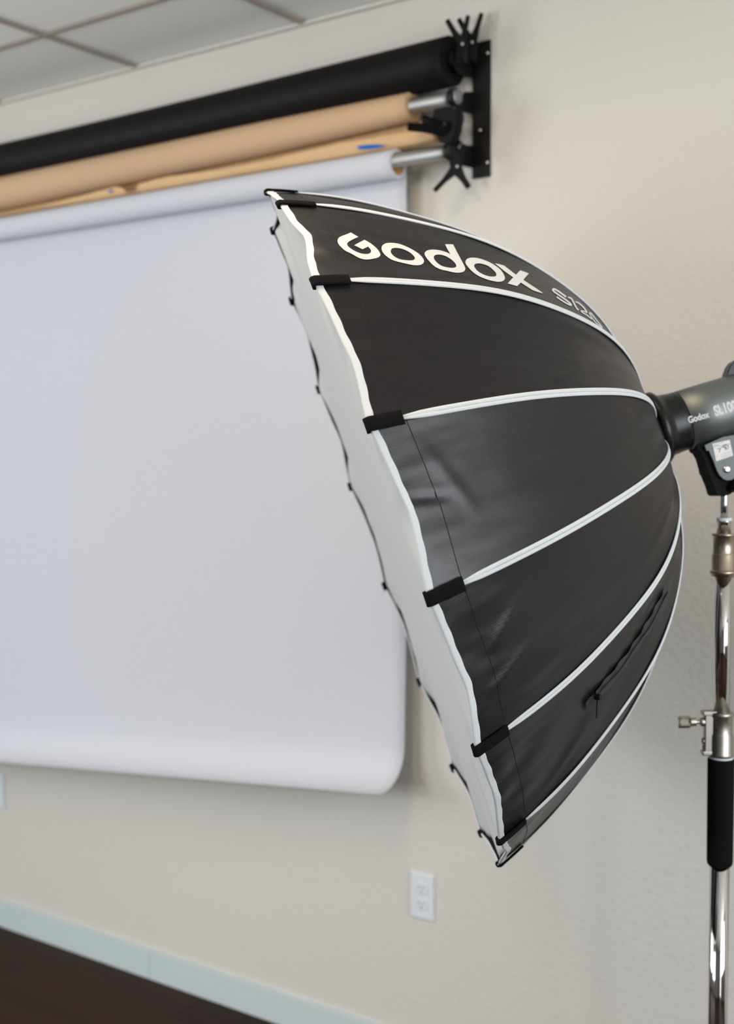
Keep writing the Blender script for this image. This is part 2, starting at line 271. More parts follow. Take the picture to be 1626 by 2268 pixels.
for ax, pos, hs in (('y', YR - .1, WIN_REAR), ('x', XL - .1, WIN_LEFT), ('x', XR + .1, WIN_RIGHT)):
    for a0, a1, z0, z1 in hs:
        n += 1; bm = new(); w = a1 - a0; h = z1 - z0; ca, cz = (a0 + a1) / 2, (z0 + z1) / 2
        def bar(da, dz, sa, sz):
            c, s = ((ca + da, pos, cz + dz), (sa, .08, sz)) if ax == 'y' else ((pos, ca + da, cz + dz), (.08, sa, sz))
            box(bm, c, s)
        bar(-w / 2 + .025, 0, .05, h); bar(w / 2 - .025, 0, .05, h); bar(0, h / 2 - .025, w - .1, .05); bar(0, -h / 2 + .025, w - .1, .05)
        bar(0, 0, .04, h - .1)
        struct(obj('window_%d' % n, bm, M['frame']))

# ceiling: lay-in tiles on a metal grid
bm = new(); box(bm, ((XL + XR) / 2, YR / 2, HC + .055), (XR - XL + .4, -YR + .4, .1)); ceil = struct(obj('ceiling', bm, M['ceiling']))
bm = new(); T = .6096; X0 = -3.247; GW = .014
for k in range(-2, 9):
    x = X0 + k * T
    if XL < x < XR: box(bm, (x, YR / 2, HC + .002), (GW, -YR, .010))
k = 0
while -.346 - k * T > YR:
    box(bm, ((XL + XR) / 2, -.346 - k * T, HC + .0015), (XR - XL, GW, .010)); k += 1
g = struct(obj('trim_1', bm, M['grid']))
bm = new(); box(bm, ((XL + XR) / 2, -.009, HC - .001), (XR - XL, .018, .008)); struct(obj('trim_2', bm, M['wall']))

# baseboard: two boards butting at a joint
bm = new(); jx = at_y(331, 2130, -.012).x
for a, b in ((XL, jx - .0008), (jx + .0008, XR)):
    box(bm, ((a + b) / 2, -.006, .042), (b - a, .012, .084)); box(bm, ((a + b) / 2, -.0045, .0865), (b - a, .009, .005))
struct(obj('baseboard_back', bm, M['base']))

# wall plates
def wall_plate(x, z, label, sockets=True):
    t = empty('wall_outlet' if sockets else 'wall_plate', (x, 0, z), label, 'power outlet' if sockets else 'wall plate')
    W, H = .0700, .1143
    bm = new(); a = [(-W/2, 0, -H/2), (W/2, 0, -H/2), (W/2, 0, H/2), (-W/2, 0, H/2)]
    P = [[Vector((x, 0, z)) + Vector((px * k, -d, pz * k2)) for px, _, pz in a] for k, k2, d in ((1, 1, 0), (1, 1, .003), (.93, .957, .0062))]
    V = [[bm.verts.new(p) for p in r] for r in P]
    for A, B in zip(V, V[1:]):
        for i in range(4): bm.faces.new((A[i], A[(i + 1) % 4], B[(i + 1) % 4], B[i]))
    bm.faces.new(V[-1]); bm.faces.new(V[0][::-1])
    obj('cover_plate', bm, M['outlet'], t)
    if sockets:
        for sz in (.0195, -.0195):
            bm = new(); out = []
            for i in range(32):
                q = 2 * PI * i / 32; r = .0172
                out.append((x + r * math.cos(q), -.0060, z + sz + max(-.0135, min(.0135, r * math.sin(q)))))
            prism(bm, out, (0, -.0022, 0)); s = obj('socket', bm, M['outlet'], t)
            bm = new()
            box(bm, (x - .0063, -.0083, z + sz + .004), (.0022, .0006, .0085)); box(bm, (x + .0063, -.0083, z + sz + .004), (.0022, .0006, .0070))
            cyl(bm, (x, -.0080, z + sz - .0075), (x, -.0086, z + sz - .0075), .0028, 14)
            obj('socket_slots', bm, M['slot'], s)
        bm = new(); cyl(bm, (x, -.006, z), (x, -.0072, z), .003, 14); obj('screw', bm, M['outlet'], t)
    return t
wall_plate(-1.6672, .4508, 'white duplex power outlet on the beige wall below the softbox')
xp = at_y(12, 1750, 0).x
wall_plate(xp - .035, .4508, 'white wall plate at the left edge of the photo, cut off by the frame', sockets=False)

# ================================================================== backdrop rolls on the wall bracket
XLB = -4.42                                   # left end bracket (outside the picture)
YB, YK, YW = -.068, -.068, -.080              # pipe axes: black, brown, white
RWO = .0085
bk = at_y(1006, 216, YK); wh = at_y(962, 341, YW); 
pw = at_y(881, 354.6, YW)
ZK, ZW = bk.z, (wh.z + pw.z) / 2
xpipe_k = at_y(1016, 213, YK).x; xpipe_w = at_y(988, 334, YW).x
xbk = at_y(1018, 110, YB).x
ZWR = ZW - RWO
RB = .057
zt = at_y(960, 90, YB).z; ZB = zt - RB * .985
xarm = at_y(1049, 235, 0).x
print('Z', ZB, ZK, ZW, 'arm', xarm, 'pipe ends', xpipe_k, xpipe_w)

def bracket(xr, label, xs=1):
    """triple hook wall bracket; xs=+1: wall plate to the right of the arms"""
    pl = empty('wall_bracket', (xr, 0, (at_y(1083, 392, 0).z)), label, 'backdrop bracket', None)
    w = .047; z0, z1 = at_y(1083, 392, 0).z, at_y(1082, 90, 0).z
    bm = new(); box(bm, (xr + xs * w / 2, -.0025, (z0 + z1) / 2), (w, .005, z1 - z0)); obj('mounting_plate', bm, M['blackmetal'], pl)
    for (zc, yc, rr) in ((ZB, YB, .019), (ZK, YK, .019), (ZW, YW, .019)):
        bm = new(); out = []
        # flat arm with a half-round cradle
        L = yc - rr - .006
        cr = [(yc + rr * math.cos(q), zc + rr * math.sin(q)) for q in [PI * i / 12 for i in range(0, -13, -1)]]
        out = [(0, zc + .027), (yc + rr + .012, zc + .018)] + cr + [(L, zc + .012), (L, zc - .014), (yc, zc - rr - .012), (-.012, zc - .026), (0, zc - .026)]
        prism(bm, [(xr, y, z) for y, z in out], (-xs * .004, 0, 0))
        a = obj('hook_arm', bm, M['blackmetal'], pl)
        bm = new(); ring_tube(bm, (xr - xs * .004, yc, zc), (-xs, 0, 0), .014, .0215, .0170, 32); obj('cradle_ring', bm, M['blackmetal'], pl)
    for sxx, pz in ((.040, at_y(1077, 120, 0).z), (.021, at_y(1062, 290, 0).z), (.041, at_y(1078, 361, 0).z)):
        bm = new(); lathe(bm, (xr + xs * sxx, -.005, pz), (0, -1, 0), [(0, .0038), (.0012, .0036), (.002, .002)], 16); obj('screw', bm, M['screw'], pl, True)
    return pl
bracket(xarm, 'black metal triple-hook wall bracket at the right ends of the paper rolls')
bracket(XLB, 'black metal triple-hook wall bracket at the far left ends of the paper rolls', -1)

def pipe(x1, y, z, label, m=None):
    t = empty('crossbar', (x1, y, z - .0165), label, 'crossbar pipe')
    bm = new(); ring_tube(bm, (XLB - .02, y, z), (1, 0, 0), x1 - XLB + .02, .0165, .0140, 36); obj('pipe', bm, m or M['alu'], t, False)
    for p in t.children[-1].data.polygons: p.use_smooth = abs(p.normal.x) < .5
    bm = new(); lathe(bm, (x1 - .004, y, z), (1, 0, 0), [(0, .0139), (.006, .0139), (.008, .011), (.0085, .004)], 28); obj('end_cap', bm, m or M['capgrey'], t, True)
    return t
pipe(xpipe_k, YK, ZK, 'silver metal crossbar sticking out of the brown paper roll')
pipe(xpipe_w, YW, ZW, 'silver metal crossbar sticking out of the white paper roll')
pipe(xbk + .004, YB, ZB, 'dark crossbar end inside the black paper roll, behind the upper clamps', M['blackmetal'])

def paper_roll(parent, x0, x1, y, z, rfun, rc, m, sag=lambda x: 0, N=60, corem=None, ri=.0172):
    bm = new(); n = 48; rings = []
    xs = [x0 + (x1 - x0) * i / N for i in range(N + 1)]
    for x in xs:
        r = rfun(x); c = Vector((x, y, z - sag(x)))
        rings.append([bm.verts.new(c + Vector((0, r * math.cos(2 * PI * j / n), r * math.sin(2 * PI * j / n)))) for j in range(n)])
    for A, B in zip(rings, rings[1:]):
        for j in range(n): bm.faces.new((A[j], A[(j + 1) % n], B[(j + 1) % n], B[j]))
    for R_, x in ((rings[0], x0), (rings[-1], x1)):
        V = [bm.verts.new(Vector((x, y, z - sag(x))) + Vector((0, rc * math.cos(2 * PI * j / n), rc * math.sin(2 * PI * j / n)))) for j in range(n)]
        for j in range(n): bm.faces.new((R_[j], R_[(j + 1) % n], V[(j + 1) % n], V[j]))
    o = obj('paper_roll', bm, m, parent, True)
    for p in o.data.polygons: p.use_smooth = abs(p.normal.x) < .6
    bm = new(); ring_tube(bm, (x0, y, z), (1, 0, 0), x1 - x0 - .001, rc, ri, 40)
    c = obj('cardboard_core', bm, corem or M['core'], parent, True)
    for p in c.data.polygons: p.use_smooth = abs(p.normal.x) < .6
    return o
X0R = XLB + .05
# black
t = empty('black_backdrop_roll', (-2.9, YB, ZB - RB), 'thick black backdrop paper roll, topmost of the three on the wall', 'backdrop paper roll', 'backdrop paper rolls on the wall bracket')
xe = at_y(1001, 150, YB).x
paper_roll(t, X0R, xe, YB, ZB, lambda x: RB - .0005, .027, M['black_paper'], sag=lambda x: .012 * math.sin(PI * (x - X0R) / (xe - X0R)), corem=M['blackplastic'])
# brown
xk = at_y(914, 238, YK).x
zk_off = .004
xk6, xk0 = at_y(600, 300, YK).x, at_y(0, 437, YK).x
RKT = [(xk0 - .2, .0505), (xk0, .0505), (xk6, .0430), (xk, .0345)]; SKT = [(X0R, .016), (xk0, .018), (xk6, .0055), (xk, .0)]
def rk(x): return interp(RKT, max(x, xk0 - .19))
def sk_(x): return interp(SKT, x)
t = empty('brown_backdrop_roll', (-2.9, YK, ZK - .05), 'brown kraft paper roll in the middle, with a torn loose end', 'backdrop paper roll', 'backdrop paper rolls on the wall bracket')
paper_roll(t, X0R, xk, YK, ZK - .003, rk, .027, M['kraft'], sag=sk_)
# loose torn end: lies on the white roll below and curls up to a ragged lip
RWH = .0345
lip = [(-600, 575), (0, 480), (92, 457), (166, 437), (221, 422), (258, 413), (273, 418), (284, 432), (300, 430), (306, 407), (369, 391), (430, 383), (498, 373), (600, 354), (661, 338), (763, 315), (864, 298), (915, 288), (950, 292), (964, 300)]
YLIP = -.098
lipw = [(at_y(px, py, YLIP).x, at_y(px, py, YLIP).z) for px, py in lip]
ztw = ZWR + RWH
bm = new(); rows = []; N = 260; xa, xb = X0R + .05, lipw[-1][0]
for i in range(N + 1):
    x = xa + (xb - xa) * i / N; zl = interp(lipw, x) + .0015 * noise.noise(Vector((x * 30, 0, 0)))
    zl = max(zl, ztw + .006)
    zb = ZK - .003 - sk_(x) - rk(x) * .75
    r = [(YK + .03, zb), (-.048, (zb + ztw) / 2 + .004), (-.058, ztw + .004), (-.075, ztw + .0025), (-.090, ztw + .004), (-.098, (zl + ztw) / 2 + .002), (YLIP, zl)]
    rows.append([Vector((x, y + .002 * noise.noise(Vector((x * 9, y * 40, 0))), z)) for y, z in sm(r, n=3)])
grid(bm, rows); solid(obj('loose_flap', bm, M['kraft_flap'], t, True), .0012)
# two bits of blue tape on the lip
for (pa, pb, dz) in (((793, 327), (869, 322), .010), ((241, 424), (249, 423), .006)):
    a, b = at_y(*pa, YLIP - .004), at_y(*pb, YLIP - .004); bm = new(); rows = []
    for i in range(13):
        f = i / 12; c = a.lerp(b, f); h = dz * math.sin(PI * min(1, f * 1.15 + .12)) ** .5 if dz > .008 else dz
        rows.append([c + Vector((0, 0, -.5 * h)), c + Vector((0, -.001, 0)), c + Vector((0, 0, .5 * h))])
    grid(bm, rows); solid(obj('blue_tape', bm, M['tape'], t), .0008)
# white
xw = at_y(881, 360, YW).x
t = empty('white_backdrop_roll', (-2.9, YW, ZWR - RWH), 'white backdrop paper roll, lowest of the three, its sheet hanging down the wall', 'backdrop paper roll', 'backdrop paper rolls on the wall bracket')
paper_roll(t, X0R, xw, YW, ZWR, lambda x: RWH, .0275, M['white_paper'], ri=.0250)
# hanging sheet, bottom curling towards the room
xs1 = at_y(899, 500, -.047).x
zbr = at_y(800, 1752, -.13).z + .010
slope = (at_y(0, 1683, -.13).z - zbr) / (at_y(0, 1683, -.13).x - xs1)
print('sheet', xs1, zbr, slope)
bm = new(); rows = []; N = 60
for i in range(N + 1):
    x = X0R + (xs1 - X0R) * i / N
    zb = zbr + slope * (x - xs1)
    zc = ZWR
    prof = [(YW + RWH * math.cos(q), zc + RWH * math.sin(q)) for q in [PI * .42 * (1 - k / 5) for k in range(5)]]
    prof = [(y + .0006, z + .0006) for y, z in prof]
    prof += [(-.0455, zc - .02)]
    R_ = .095
    yc, zz = -.055 - R_, zb + R_
    prof += [(yy, zc - .02 + (zz - zc + .02) * f) for f, yy in ((.12, -.044), (.3, -.043), (.5, -.043), (.7, -.0455), (.85, -.049), (.94, -.0525))]
    prof += [(yc + R_ * math.cos(q), zz + R_ * math.sin(q)) for q in [-PI * .52 * k / 12 for k in range(13)]]
    wob = .004 * math.sin(x * 2.3)
    rows.append([Vector((x, y, z)) for y, z in sm(prof, n=3)])
grid(bm, rows); o = obj('hanging_sheet', bm, M['white_paper'], t, True); solid(o, .0008)

# spring clamps
def clamp(name_label, apex, tips, jaws, thick=.011, bodyw=.016, group='black spring clamps on the roll bracket'):
    A = Vector(apex); t = empty('spring_clamp', A, name_label, 'spring clamp', group)
    ax = (Vector(tips[1]) - A).cross(Vector(tips[0]) - A).normalized()
    for s, (tp, jw) in enumerate(zip(tips, jaws)):
        tp, jw = Vector(tp), Vector(jw); bm = new()
        pts = [tp, tp.lerp(A, .45), tp.lerp(A, .8) , A, A.lerp(jw, .5), jw]
        d0 = (A - tp).normalized(); side = ax.cross(d0).normalized()
        sg = 1 if s == 0 else -1
        P = []
        for i, p in enumerate(pts):
            d = (pts[min(i + 1, 5)] - pts[max(i - 1, 0)]).normalized(); n_ = ax.cross(d)
            w = (thick * .45, thick * .5, thick * .8, thick * 1.0, thick * .8, thick * .35)[i]
            dep = (bodyw * .35, bodyw * .4, bodyw * .5, bodyw * .55, bodyw * .5, bodyw * .45)[i]
            P.append([p + n_ * w + ax * dep, p - n_ * w + ax * dep, p - n_ * w - ax * dep, p + n_ * w - ax * dep])
        V = [[bm.verts.new(q) for q in r] for r in P]
        for a, b in zip(V, V[1:]):
            for i in range(4): bm.faces.new((a[i], a[(i + 1) % 4], b[(i + 1) % 4], b[i]))
        bm.faces.new(V[0][::-1]); bm.faces.new(V[-1])
        bmesh.ops.bevel(bm, geom=bm.edges[:], offset=.0012, segments=2, affect='EDGES')
        obj('handle_and_jaw', bm, M['blackplastic'], t)
        bm = new(); box(bm, jw, (.008, .012, .006), bevel=.0015); obj('jaw_pad', bm, M['blackplastic'], t)
    bm = new(); cyl(bm, A - ax * bodyw * .7, A + ax * bodyw * .7, .003, 14); obj('pivot_pin', bm, M['screw'], t, False)
    return t
def P3(px, py, y): return at_y(px, py, y)
clamp('black spring clamp above the black roll, left of the top pair', P3(1023, 100, -.075), (P3(990, 44, -.10), P3(1037, 35, -.07)), (P3(1030, 140, -.065), P3(1010, 140, -.095)))
clamp('black spring clamp above the black roll, right of the top pair', P3(1046, 97, -.035), (P3(1016, 42, -.05), P3(1067, 30, -.022)), (P3(1052, 140, -.02), P3(1036, 140, -.045)))
cb = clamp('large black spring clamp between the brown and white rolls, handles pointing left', P3(985, 286, -.112), (P3(903, 281, -.15), P3(937, 262, -.11)), (P3(1022, 262, -.072), P3(1018, 315, -.078)), thick=.012, bodyw=.024)
bm = new(); prism(bm, [P3(x, y, -.086) for x, y in ((972, 246), (1000, 240), (1026, 246), (1030, 262), (1023, 298), (1012, 320), (1000, 326), (985, 318), (974, 300), (967, 272))], (0, -.024, 0)); bmesh.ops.bevel(bm, geom=bm.edges[:], offset=.003, segments=2, affect='EDGES'); obj('clamp_body', bm, M['blackplastic'], cb)
clamp('black spring clamp under the lowest hook, handles pointing down', P3(1010, 372, -.075), (P3(963, 422, -.11), P3(1039, 416, -.055)), (P3(1026, 322, -.06), P3(1000, 320, -.085)), thick=.012, bodyw=.020)

# ================================================================== softbox
SC = Vector((-1.2321, -0.80037, 1.42759)); az, el, PH = 3.83464, -0.32549, 1.47651
SN = Vector((math.cos(el) * math.cos(az), math.cos(el) * math.sin(az), math.sin(el)))
SS = Vector((0, 0, 1)).cross(SN).normalized(); SU = SN.cross(SS)
PD, PE, PG, PR0, SR = .4882, 1.79125, .80224, .01896, .59
TH = .962
SOFT_LABEL = 'large black umbrella-style softbox with white piping and velcro tabs, tilted down on its stand'
soft = empty('softbox', SC - SN * PD, SOFT_LABEL, 'softbox')
def prof(t):
    th = t * PI / 2
    return PD * math.sin(th) ** PE, PR0 + (SR - PR0) * math.cos(th) ** PG
def rdir(k): q = PH - k * PI / 8; return SS * math.cos(q) + SU * math.sin(q)
def rib(k, t, out=0.):
    a, r = prof(t); return SC - SN * a + rdir(k) * (r + out)
def rib_normal(k, t):
    a0, r0 = prof(max(t - .004, 0.0005)); a1, r1 = prof(t + .004)
    T_ = (-SN * (a1 - a0) + rdir(k) * (r1 - r0)).normalized(); side = SN.cross(rdir(k)).normalized()
    n_ = T_.cross(side); return n_ if n_.dot(rdir(k) - SN * .3) > 0 else -n_
HEM = {}
for k in range(16):
    rnd = random.Random(k * 5 + 3)
    HEM[k] = (rnd.uniform(.008, .012), rnd.uniform(.42, .6), rnd.uniform(.0, .0012), rnd.uniform(0, 6))
HEM[3] = (.012, .50, .0008, 1.0); HEM[1] = (.012, .46, .0026, 2.2); HEM[2] = (.010, .56, .001, 0); HEM[0] = (.004, .5, .001, 0); HEM[7] = (.0035, .5, .0006, 0)
def hem(k, v):
    A, pk, w, ph = HEM[k % 16]
    q = v / pk * .5 if v < pk else .5 + (v - pk) / (1 - pk) * .5
    tri = 1 - abs(2 * q - 1)
    return A * (.55 * math.sin(PI * q) + .45 * tri ** 1.3) + w * math.sin(PI * v) * math.sin(v * 11 + ph)
CREASE = {2: [(.27, .97, .46, .50, .0030, .010), (.30, .98, .40, .72, .0022, .007), (.33, .10, .52, .22, .0016, .012)],
          4: [(.22, .92, .56, .62, .0024, .009), (.26, .80, .60, .50, .0022, .008), (.40, .55, .66, .36, .0020, .008), (.35, .72, .62, .44, .0018, .007), (.07, .45, .12, .30, .0025, .008), (.05, .70, .11, .62, .0022, .007)],
          3: [(.015, .46, .055, .49, -.0035, .006), (.06, .20, .10, .60, .0018, .008)],
          5: [(.08, .92, .20, .70, .0018, .008)], 1: [(.09, .95, .24, .80, .0012, .008)]}
def crease(k, t, v):
    if k not in CREASE: return 0.
    wd = 2 * prof(t)[1] * .195; x, y = arc(t), (v - .5) * wd; h = 0.
    for s0, v0, s1, v1, am, w in CREASE[k]:
        y0, y1 = (v0 - .5) * 2 * prof(t_at(s0))[1] * .195, (v1 - .5) * 2 * prof(t_at(s1))[1] * .195
        dx, dy = s1 - s0, y1 - y0; L = math.hypot(dx, dy); q = ((x - s0) * dx + (y - y0) * dy) / L; d = ((x - s0) * dy - (y - y0) * dx) / L
        if -.02 < q < L + .02: h += am * math.exp(-(d / w) ** 2) * max(0, math.sin(PI * (q + .02) / (L + .04))) ** .7
    return h
def surf(k, t, v, out=0.):
    a = rib(k, t); b = rib(k + 1, t); p = a.lerp(b, v)
    p = p - SN * hem(k, v) * max(0, 1 - max(0, t - .11) / .30) ** 2
    nn = (rib_normal(k, t) * (1 - v) + rib_normal(k + 1, t) * v).normalized()
    w = math.sin(PI * min(1, t * 1.02)) * 4 * v * (1 - v)
    # slack cloth: slight hollow plus soft folds running off the tabs and the ribs
    dsp = -.006 * w if k != 1 else -.001 * w
    dsp += (.0035 if k != 1 else .001) * w * noise.noise(Vector((k * 7.3 + t * 5.5, v * 3 + t * 4.0, 0)))
    e = max(0, 1 - t / .4) * min(1, t * 8) * 4 * v * (1 - v)
    dsp += .0045 * e * noise.noise(Vector((k * 3.1, v * 7.0, t * 6)))
    dsp += crease(k, t, v) * min(1, 6 * v, 6 * (1 - v)) * min(1, t * 12)
    return p + nn * (dsp + out)
# arc length table for the cloth coordinates
ARC = [0.]
for i in range(200):
    a0, r0 = prof(i / 200); a1, r1 = prof((i + 1) / 200); ARC.append(ARC[-1] + math.hypot(a1 - a0, r1 - r0))
def arc(t): i = min(int(t * 200), 199); return ARC[i] + (ARC[i + 1] - ARC[i]) * (t * 200 - i)
def t_at(s):
    if s <= 0: return .0005
    for i in range(200):
        if ARC[i + 1] >= s: return (i + (s - ARC[i]) / max(ARC[i + 1] - ARC[i], 1e-9)) / 200
    return 1.
NT, NV = 84, 40
S_END = arc(TH)
TS = [t_at(s_) for s_ in (0, .0015, .003, .0045, .006, .0075, .009)] + [t_at(S_END * i / NT) for i in range(2, NT + 1)]
NT = len(TS) - 1
LBL = {}
for k in range(16):
    bm = new(); uvl = bm.loops.layers.uv.new('UVMap'); V = []
    for t in TS: V.append([bm.verts.new(surf(k, t, j / NV)) for j in range(NV + 1)])
    for i in range(NT):
        for j in range(NV):
            f = bm.faces.new((V[i][j], V[i][j + 1], V[i + 1][j + 1], V[i + 1][j]))
            for l, (ii, jj) in zip(f.loops, ((i, j), (i, j + 1), (i + 1, j + 1), (i + 1, j))):
                wd = 2 * prof(TS[ii])[1] * math.sin(PI / 16)
                l[uvl].uv = (arc(TS[ii]) + k * 1.7, (jj / NV - .5) * wd + k * 1.3)
    o = obj('cloth_panel', bm, M['ripstop'], soft, True); solid(o, .0008)
    # white binding folded over the hem
    bm = new(); rows = []
    for j in range(NV + 1):
        v = j / NV; nn = (rib_normal(k, .02) * (1 - v) + rib_normal(k + 1, .02) * v).normalized()
        h0 = surf(k, 0.0005, v); wv = .0006 * math.sin(v * 40 + k)
        row = [surf(k, t_at(.0035), v, -.0015), h0 + SN * .0002 - nn * .0014, h0 + SN * .0012, h0 + SN * .0004 + nn * .0016, *[surf(k, t_at(q_), v, .0019) for q_ in (.0015, .003, .0045, .006, .0075, .0088 + wv)]]
        rows.append(row)
    grid(bm, rows); solid(obj('hem_binding', bm, M['binding'], soft, True), .0008)
    # thread line where the tabs end
    bm = new(); ts = t_at(.052)
    tube(bm, [surf(k, ts, j / 24, .0003) for j in range(25)], .0007, 5); obj('stitch_line', bm, M['stitch'], soft)
    # velcro strip inside the hem
    bm = new(); rows = []
    for j in range(NV + 1):
        v = j / NV; h0 = surf(k, 0.0005, v); nn = (rib_normal(k, .02) * (1 - v) + rib_normal(k + 1, .02) * v).normalized()
        rows.append([surf(k, t_at(s_), v, -.0034) for s_ in (.002, .010, .020)])
    grid(bm, rows); solid(obj('velcro_strip', bm, M['velcro'], soft), .001)
    # rear binding around the hub
    bm = new(); tube(bm, [surf(k, TH, j / 8) for j in range(9)], .0035, 8); obj('hub_binding', bm, M['binding'], soft, True)
    # rib piping: two stitched folds side by side
    side = SN.cross(rdir(k)).normalized()
    t0 = t_at(.046 + .003 * math.sin(k * 2.1)); n_ = 48; s0 = arc(t0)
    ts = [t_at(s0 + (S_END - s0) * i / n_) for i in range(n_ + 1)]
    nl = [rib_normal(k, t) for t in ts]; bm = new()
    for sg in (-1, 1):
        pts = [rib(k, t) + nn * (.0012 + .0009 * math.sin(i * .35 + k)) + side * sg * (.0012 + .0017 * min(1, (i + .5) / 4)) for i, (t, nn) in enumerate(zip(ts, nl))]
        tube(bm, pts, lambda i: .0031 * min(1, .5 + i / 4), 8, flat=(nl, .55))
    obj('seam_piping', bm, M['binding'], soft, True)
    # velcro tab wrapped over the rib tip
    bm = new(); rows = []; wd = .0195 if k in (3, 4) else .018
    tp = t_at(.050 + .003 * math.sin(k * 1.7))
    path = [(rib(k, .0005) - SN * .0045 - rdir(k) * .0030), (rib(k, .0005) - SN * .001 - rdir(k) * .0026), (rib(k, .0005) + SN * .0024 - rdir(k) * .0018),
            (rib(k, .0005) + SN * .0040), (rib(k, .0005) + SN * .0034 + rdir(k) * .0034), (rib(k, .0005) - SN * .002 + rdir(k) * .0046)]
    for i in range(1, 8):
        t = t_at(arc(tp) * i / 7); path.append(rib(k, t) + rib_normal(k, t) * (.0044 - .0008 * i / 7))
    path = [Vector(p) for p in sm([tuple(p) for p in path], n=2)]
    for i, p in enumerate(path):
        w = wd * (1 + .02 * math.sin(i + k)); dn = rdir(k) * .0012
        rows.append([p - side * w / 2 - dn, p - side * w / 4, p + side * w / 4, p + side * w / 2 - dn])
    grid(bm, rows); o = obj('velcro_tab', bm, M['velcro'], soft, True); solid(o, .0024)

# printed letters: shapes in cloth coordinates (t along the rib, v across the panel) of the panel between ribs 1 and 2
def print_mesh(name, polys):
    bm = new()
    for loops in polys:
        L = [[Vector((t, v, 0)) for t, v in lp] for lp in loops]
        tri = tessellate_polygon(L); flat = [bm.verts.new(p) for lp in L for p in lp]
        for a, b, c in tri:
            try: bm.faces.new((flat[a], flat[b], flat[c]))
            except ValueError: pass
    for t in TS:
        bmesh.ops.bisect_plane(bm, geom=bm.verts[:] + bm.edges[:] + bm.faces[:], plane_co=(t, 0, 0), plane_no=(1, 0, 0))
    for j in range(1, NV):
        bmesh.ops.bisect_plane(bm, geom=bm.verts[:] + bm.edges[:] + bm.faces[:], plane_co=(0, j / NV, 0), plane_no=(0, 1, 0))
    for v in bm.verts:
        t, q = v.co.x, v.co.y; v.co = surf(1, t_at(arc(t) - hem(1, q) * max(0, 1 - max(0, t - .11) / .30) ** 2), q, .0011)
    return obj(name, bm, M['print'], soft, recalc=False)
def soften(lp):                              # round the curves of an outline, keep its sharp corners
    n = len(lp); o = []; q = [Vector((t * .8, v * .2)) for t, v in lp]
    ang = [(q[i] - q[i - 1]).angle(q[(i + 1) % n] - q[i]) for i in range(n)]
    for i in range(n):
        a, b = Vector(lp[i]), Vector(lp[(i + 1) % n])
        if ang[i] > .75: o.append(tuple(a))
        else: o.append(tuple(a.lerp(b, .25)))
        if ang[(i + 1) % n] <= .75: o.append(tuple(a.lerp(b, .75)))
    return o
for li, lp in enumerate(LOGO): print_mesh('printed_letter', [[soften(l) for l in lp]] if li < 4 else [lp])
for l, r in STROKES:
    print_mesh('printed_character', [[[tuple(l[i]), tuple(l[i + 1]), tuple(r[i + 1]), tuple(r[i])]] for i in range(len(l) - 1)])

# zip in the panel between ribs 5 and 6
zt0, zt1 = .30, .80
def zipv(t): return .52 + .05 * math.sin(t * 6)
bm = new(); rows = []
zts = [zt0 + (zt1 - zt0) * i / 40 for i in range(41)]
def zs(s): return t_at(s)
Z0s, Z1s = .225, .45
ss = [Z0s + (Z1s - Z0s) * i / 40 for i in range(41)]
VZ = lambda s: .50
def zc(s, dv, out): 
    t = t_at(s); w = 2 * prof(t)[1] * math.sin(PI / 16); return surf(5, t, .50 + dv / w, out)
grid(bm, [[zc(s, d, .0034 + .0012 * math.sin(s * 160 + d * 300)) for d in (-.013, -.007, 0, .007, .013)] for s in ss]); zp = obj('zip', bm, M['zip'], soft, True)
bm = new(); tube(bm, [zc(s, .0022 * math.sin(s * 70), .0050) for s in ss], .0011, 6); obj('zip_teeth', bm, M['blackmetal'], zp)
a = zc(Z0s, 0, .006)
bm = new(); box(bm, a, (.012, .009, .008), bevel=.002); cyl(bm, a + Vector((0, 0, -.003)), a + Vector((.001, -.004, -.030)), .0012, 8); obj('zip_puller', bm, M['blackmetal'], zp)
bm = new(); grid(bm, [[zc(s, d, .0048) for d in (-.014, 0, .014)] for s in (Z0s - .024, Z0s - .014, Z0s - .004)]); obj('zip_patch', bm, M['ripstop'], zp)

# front diffuser, pulled back a little between the tabs
bm = new(); NA = 16 * 16; rings = []
for f in (1, .985, .96, .92, .85, .75, .6, .45, .3, .15):
    row = []
    for i in range(NA):
        k = i // 16; v = (i % 16) / 16; p0 = rib(k, 0.0005).lerp(rib(k + 1, 0.0005), v); s_ = math.sin(PI * v)
        e = .003 + hem(k, v) + .007 * s_ * s_
        a = e * max(0, (f - .7) / .3) ** 2 + .020 * (1 - f ** 2)
        a += .0020 * (f ** 8) * math.sin(i * .9 + 3 * noise.noise(Vector((i * .13, 0, 0))))
        c = SC + (p0 - SC) * (f * (1 - .012)) - SN * a
        row.append(bm.verts.new(c))
    rings.append(row)
for A, B in zip(rings, rings[1:]):
    for i in range(NA): bm.faces.new((A[i], A[(i + 1) % NA], B[(i + 1) % NA], B[i]))
cv = bm.verts.new(SC - SN * .021)
for i in range(NA): bm.faces.new((rings[-1][i], rings[-1][(i + 1) % NA], cv))
solid(obj('front_diffuser', bm, M['diffuser'], soft, True), .0008)
# mounting ring at the back
hubp = SC - SN * (PD - .006)
bm = new(); ring_tube(bm, hubp, -SN, .022, .062, .050, 48); obj('mounting_ring', bm, M['blackmetal'], soft, True)

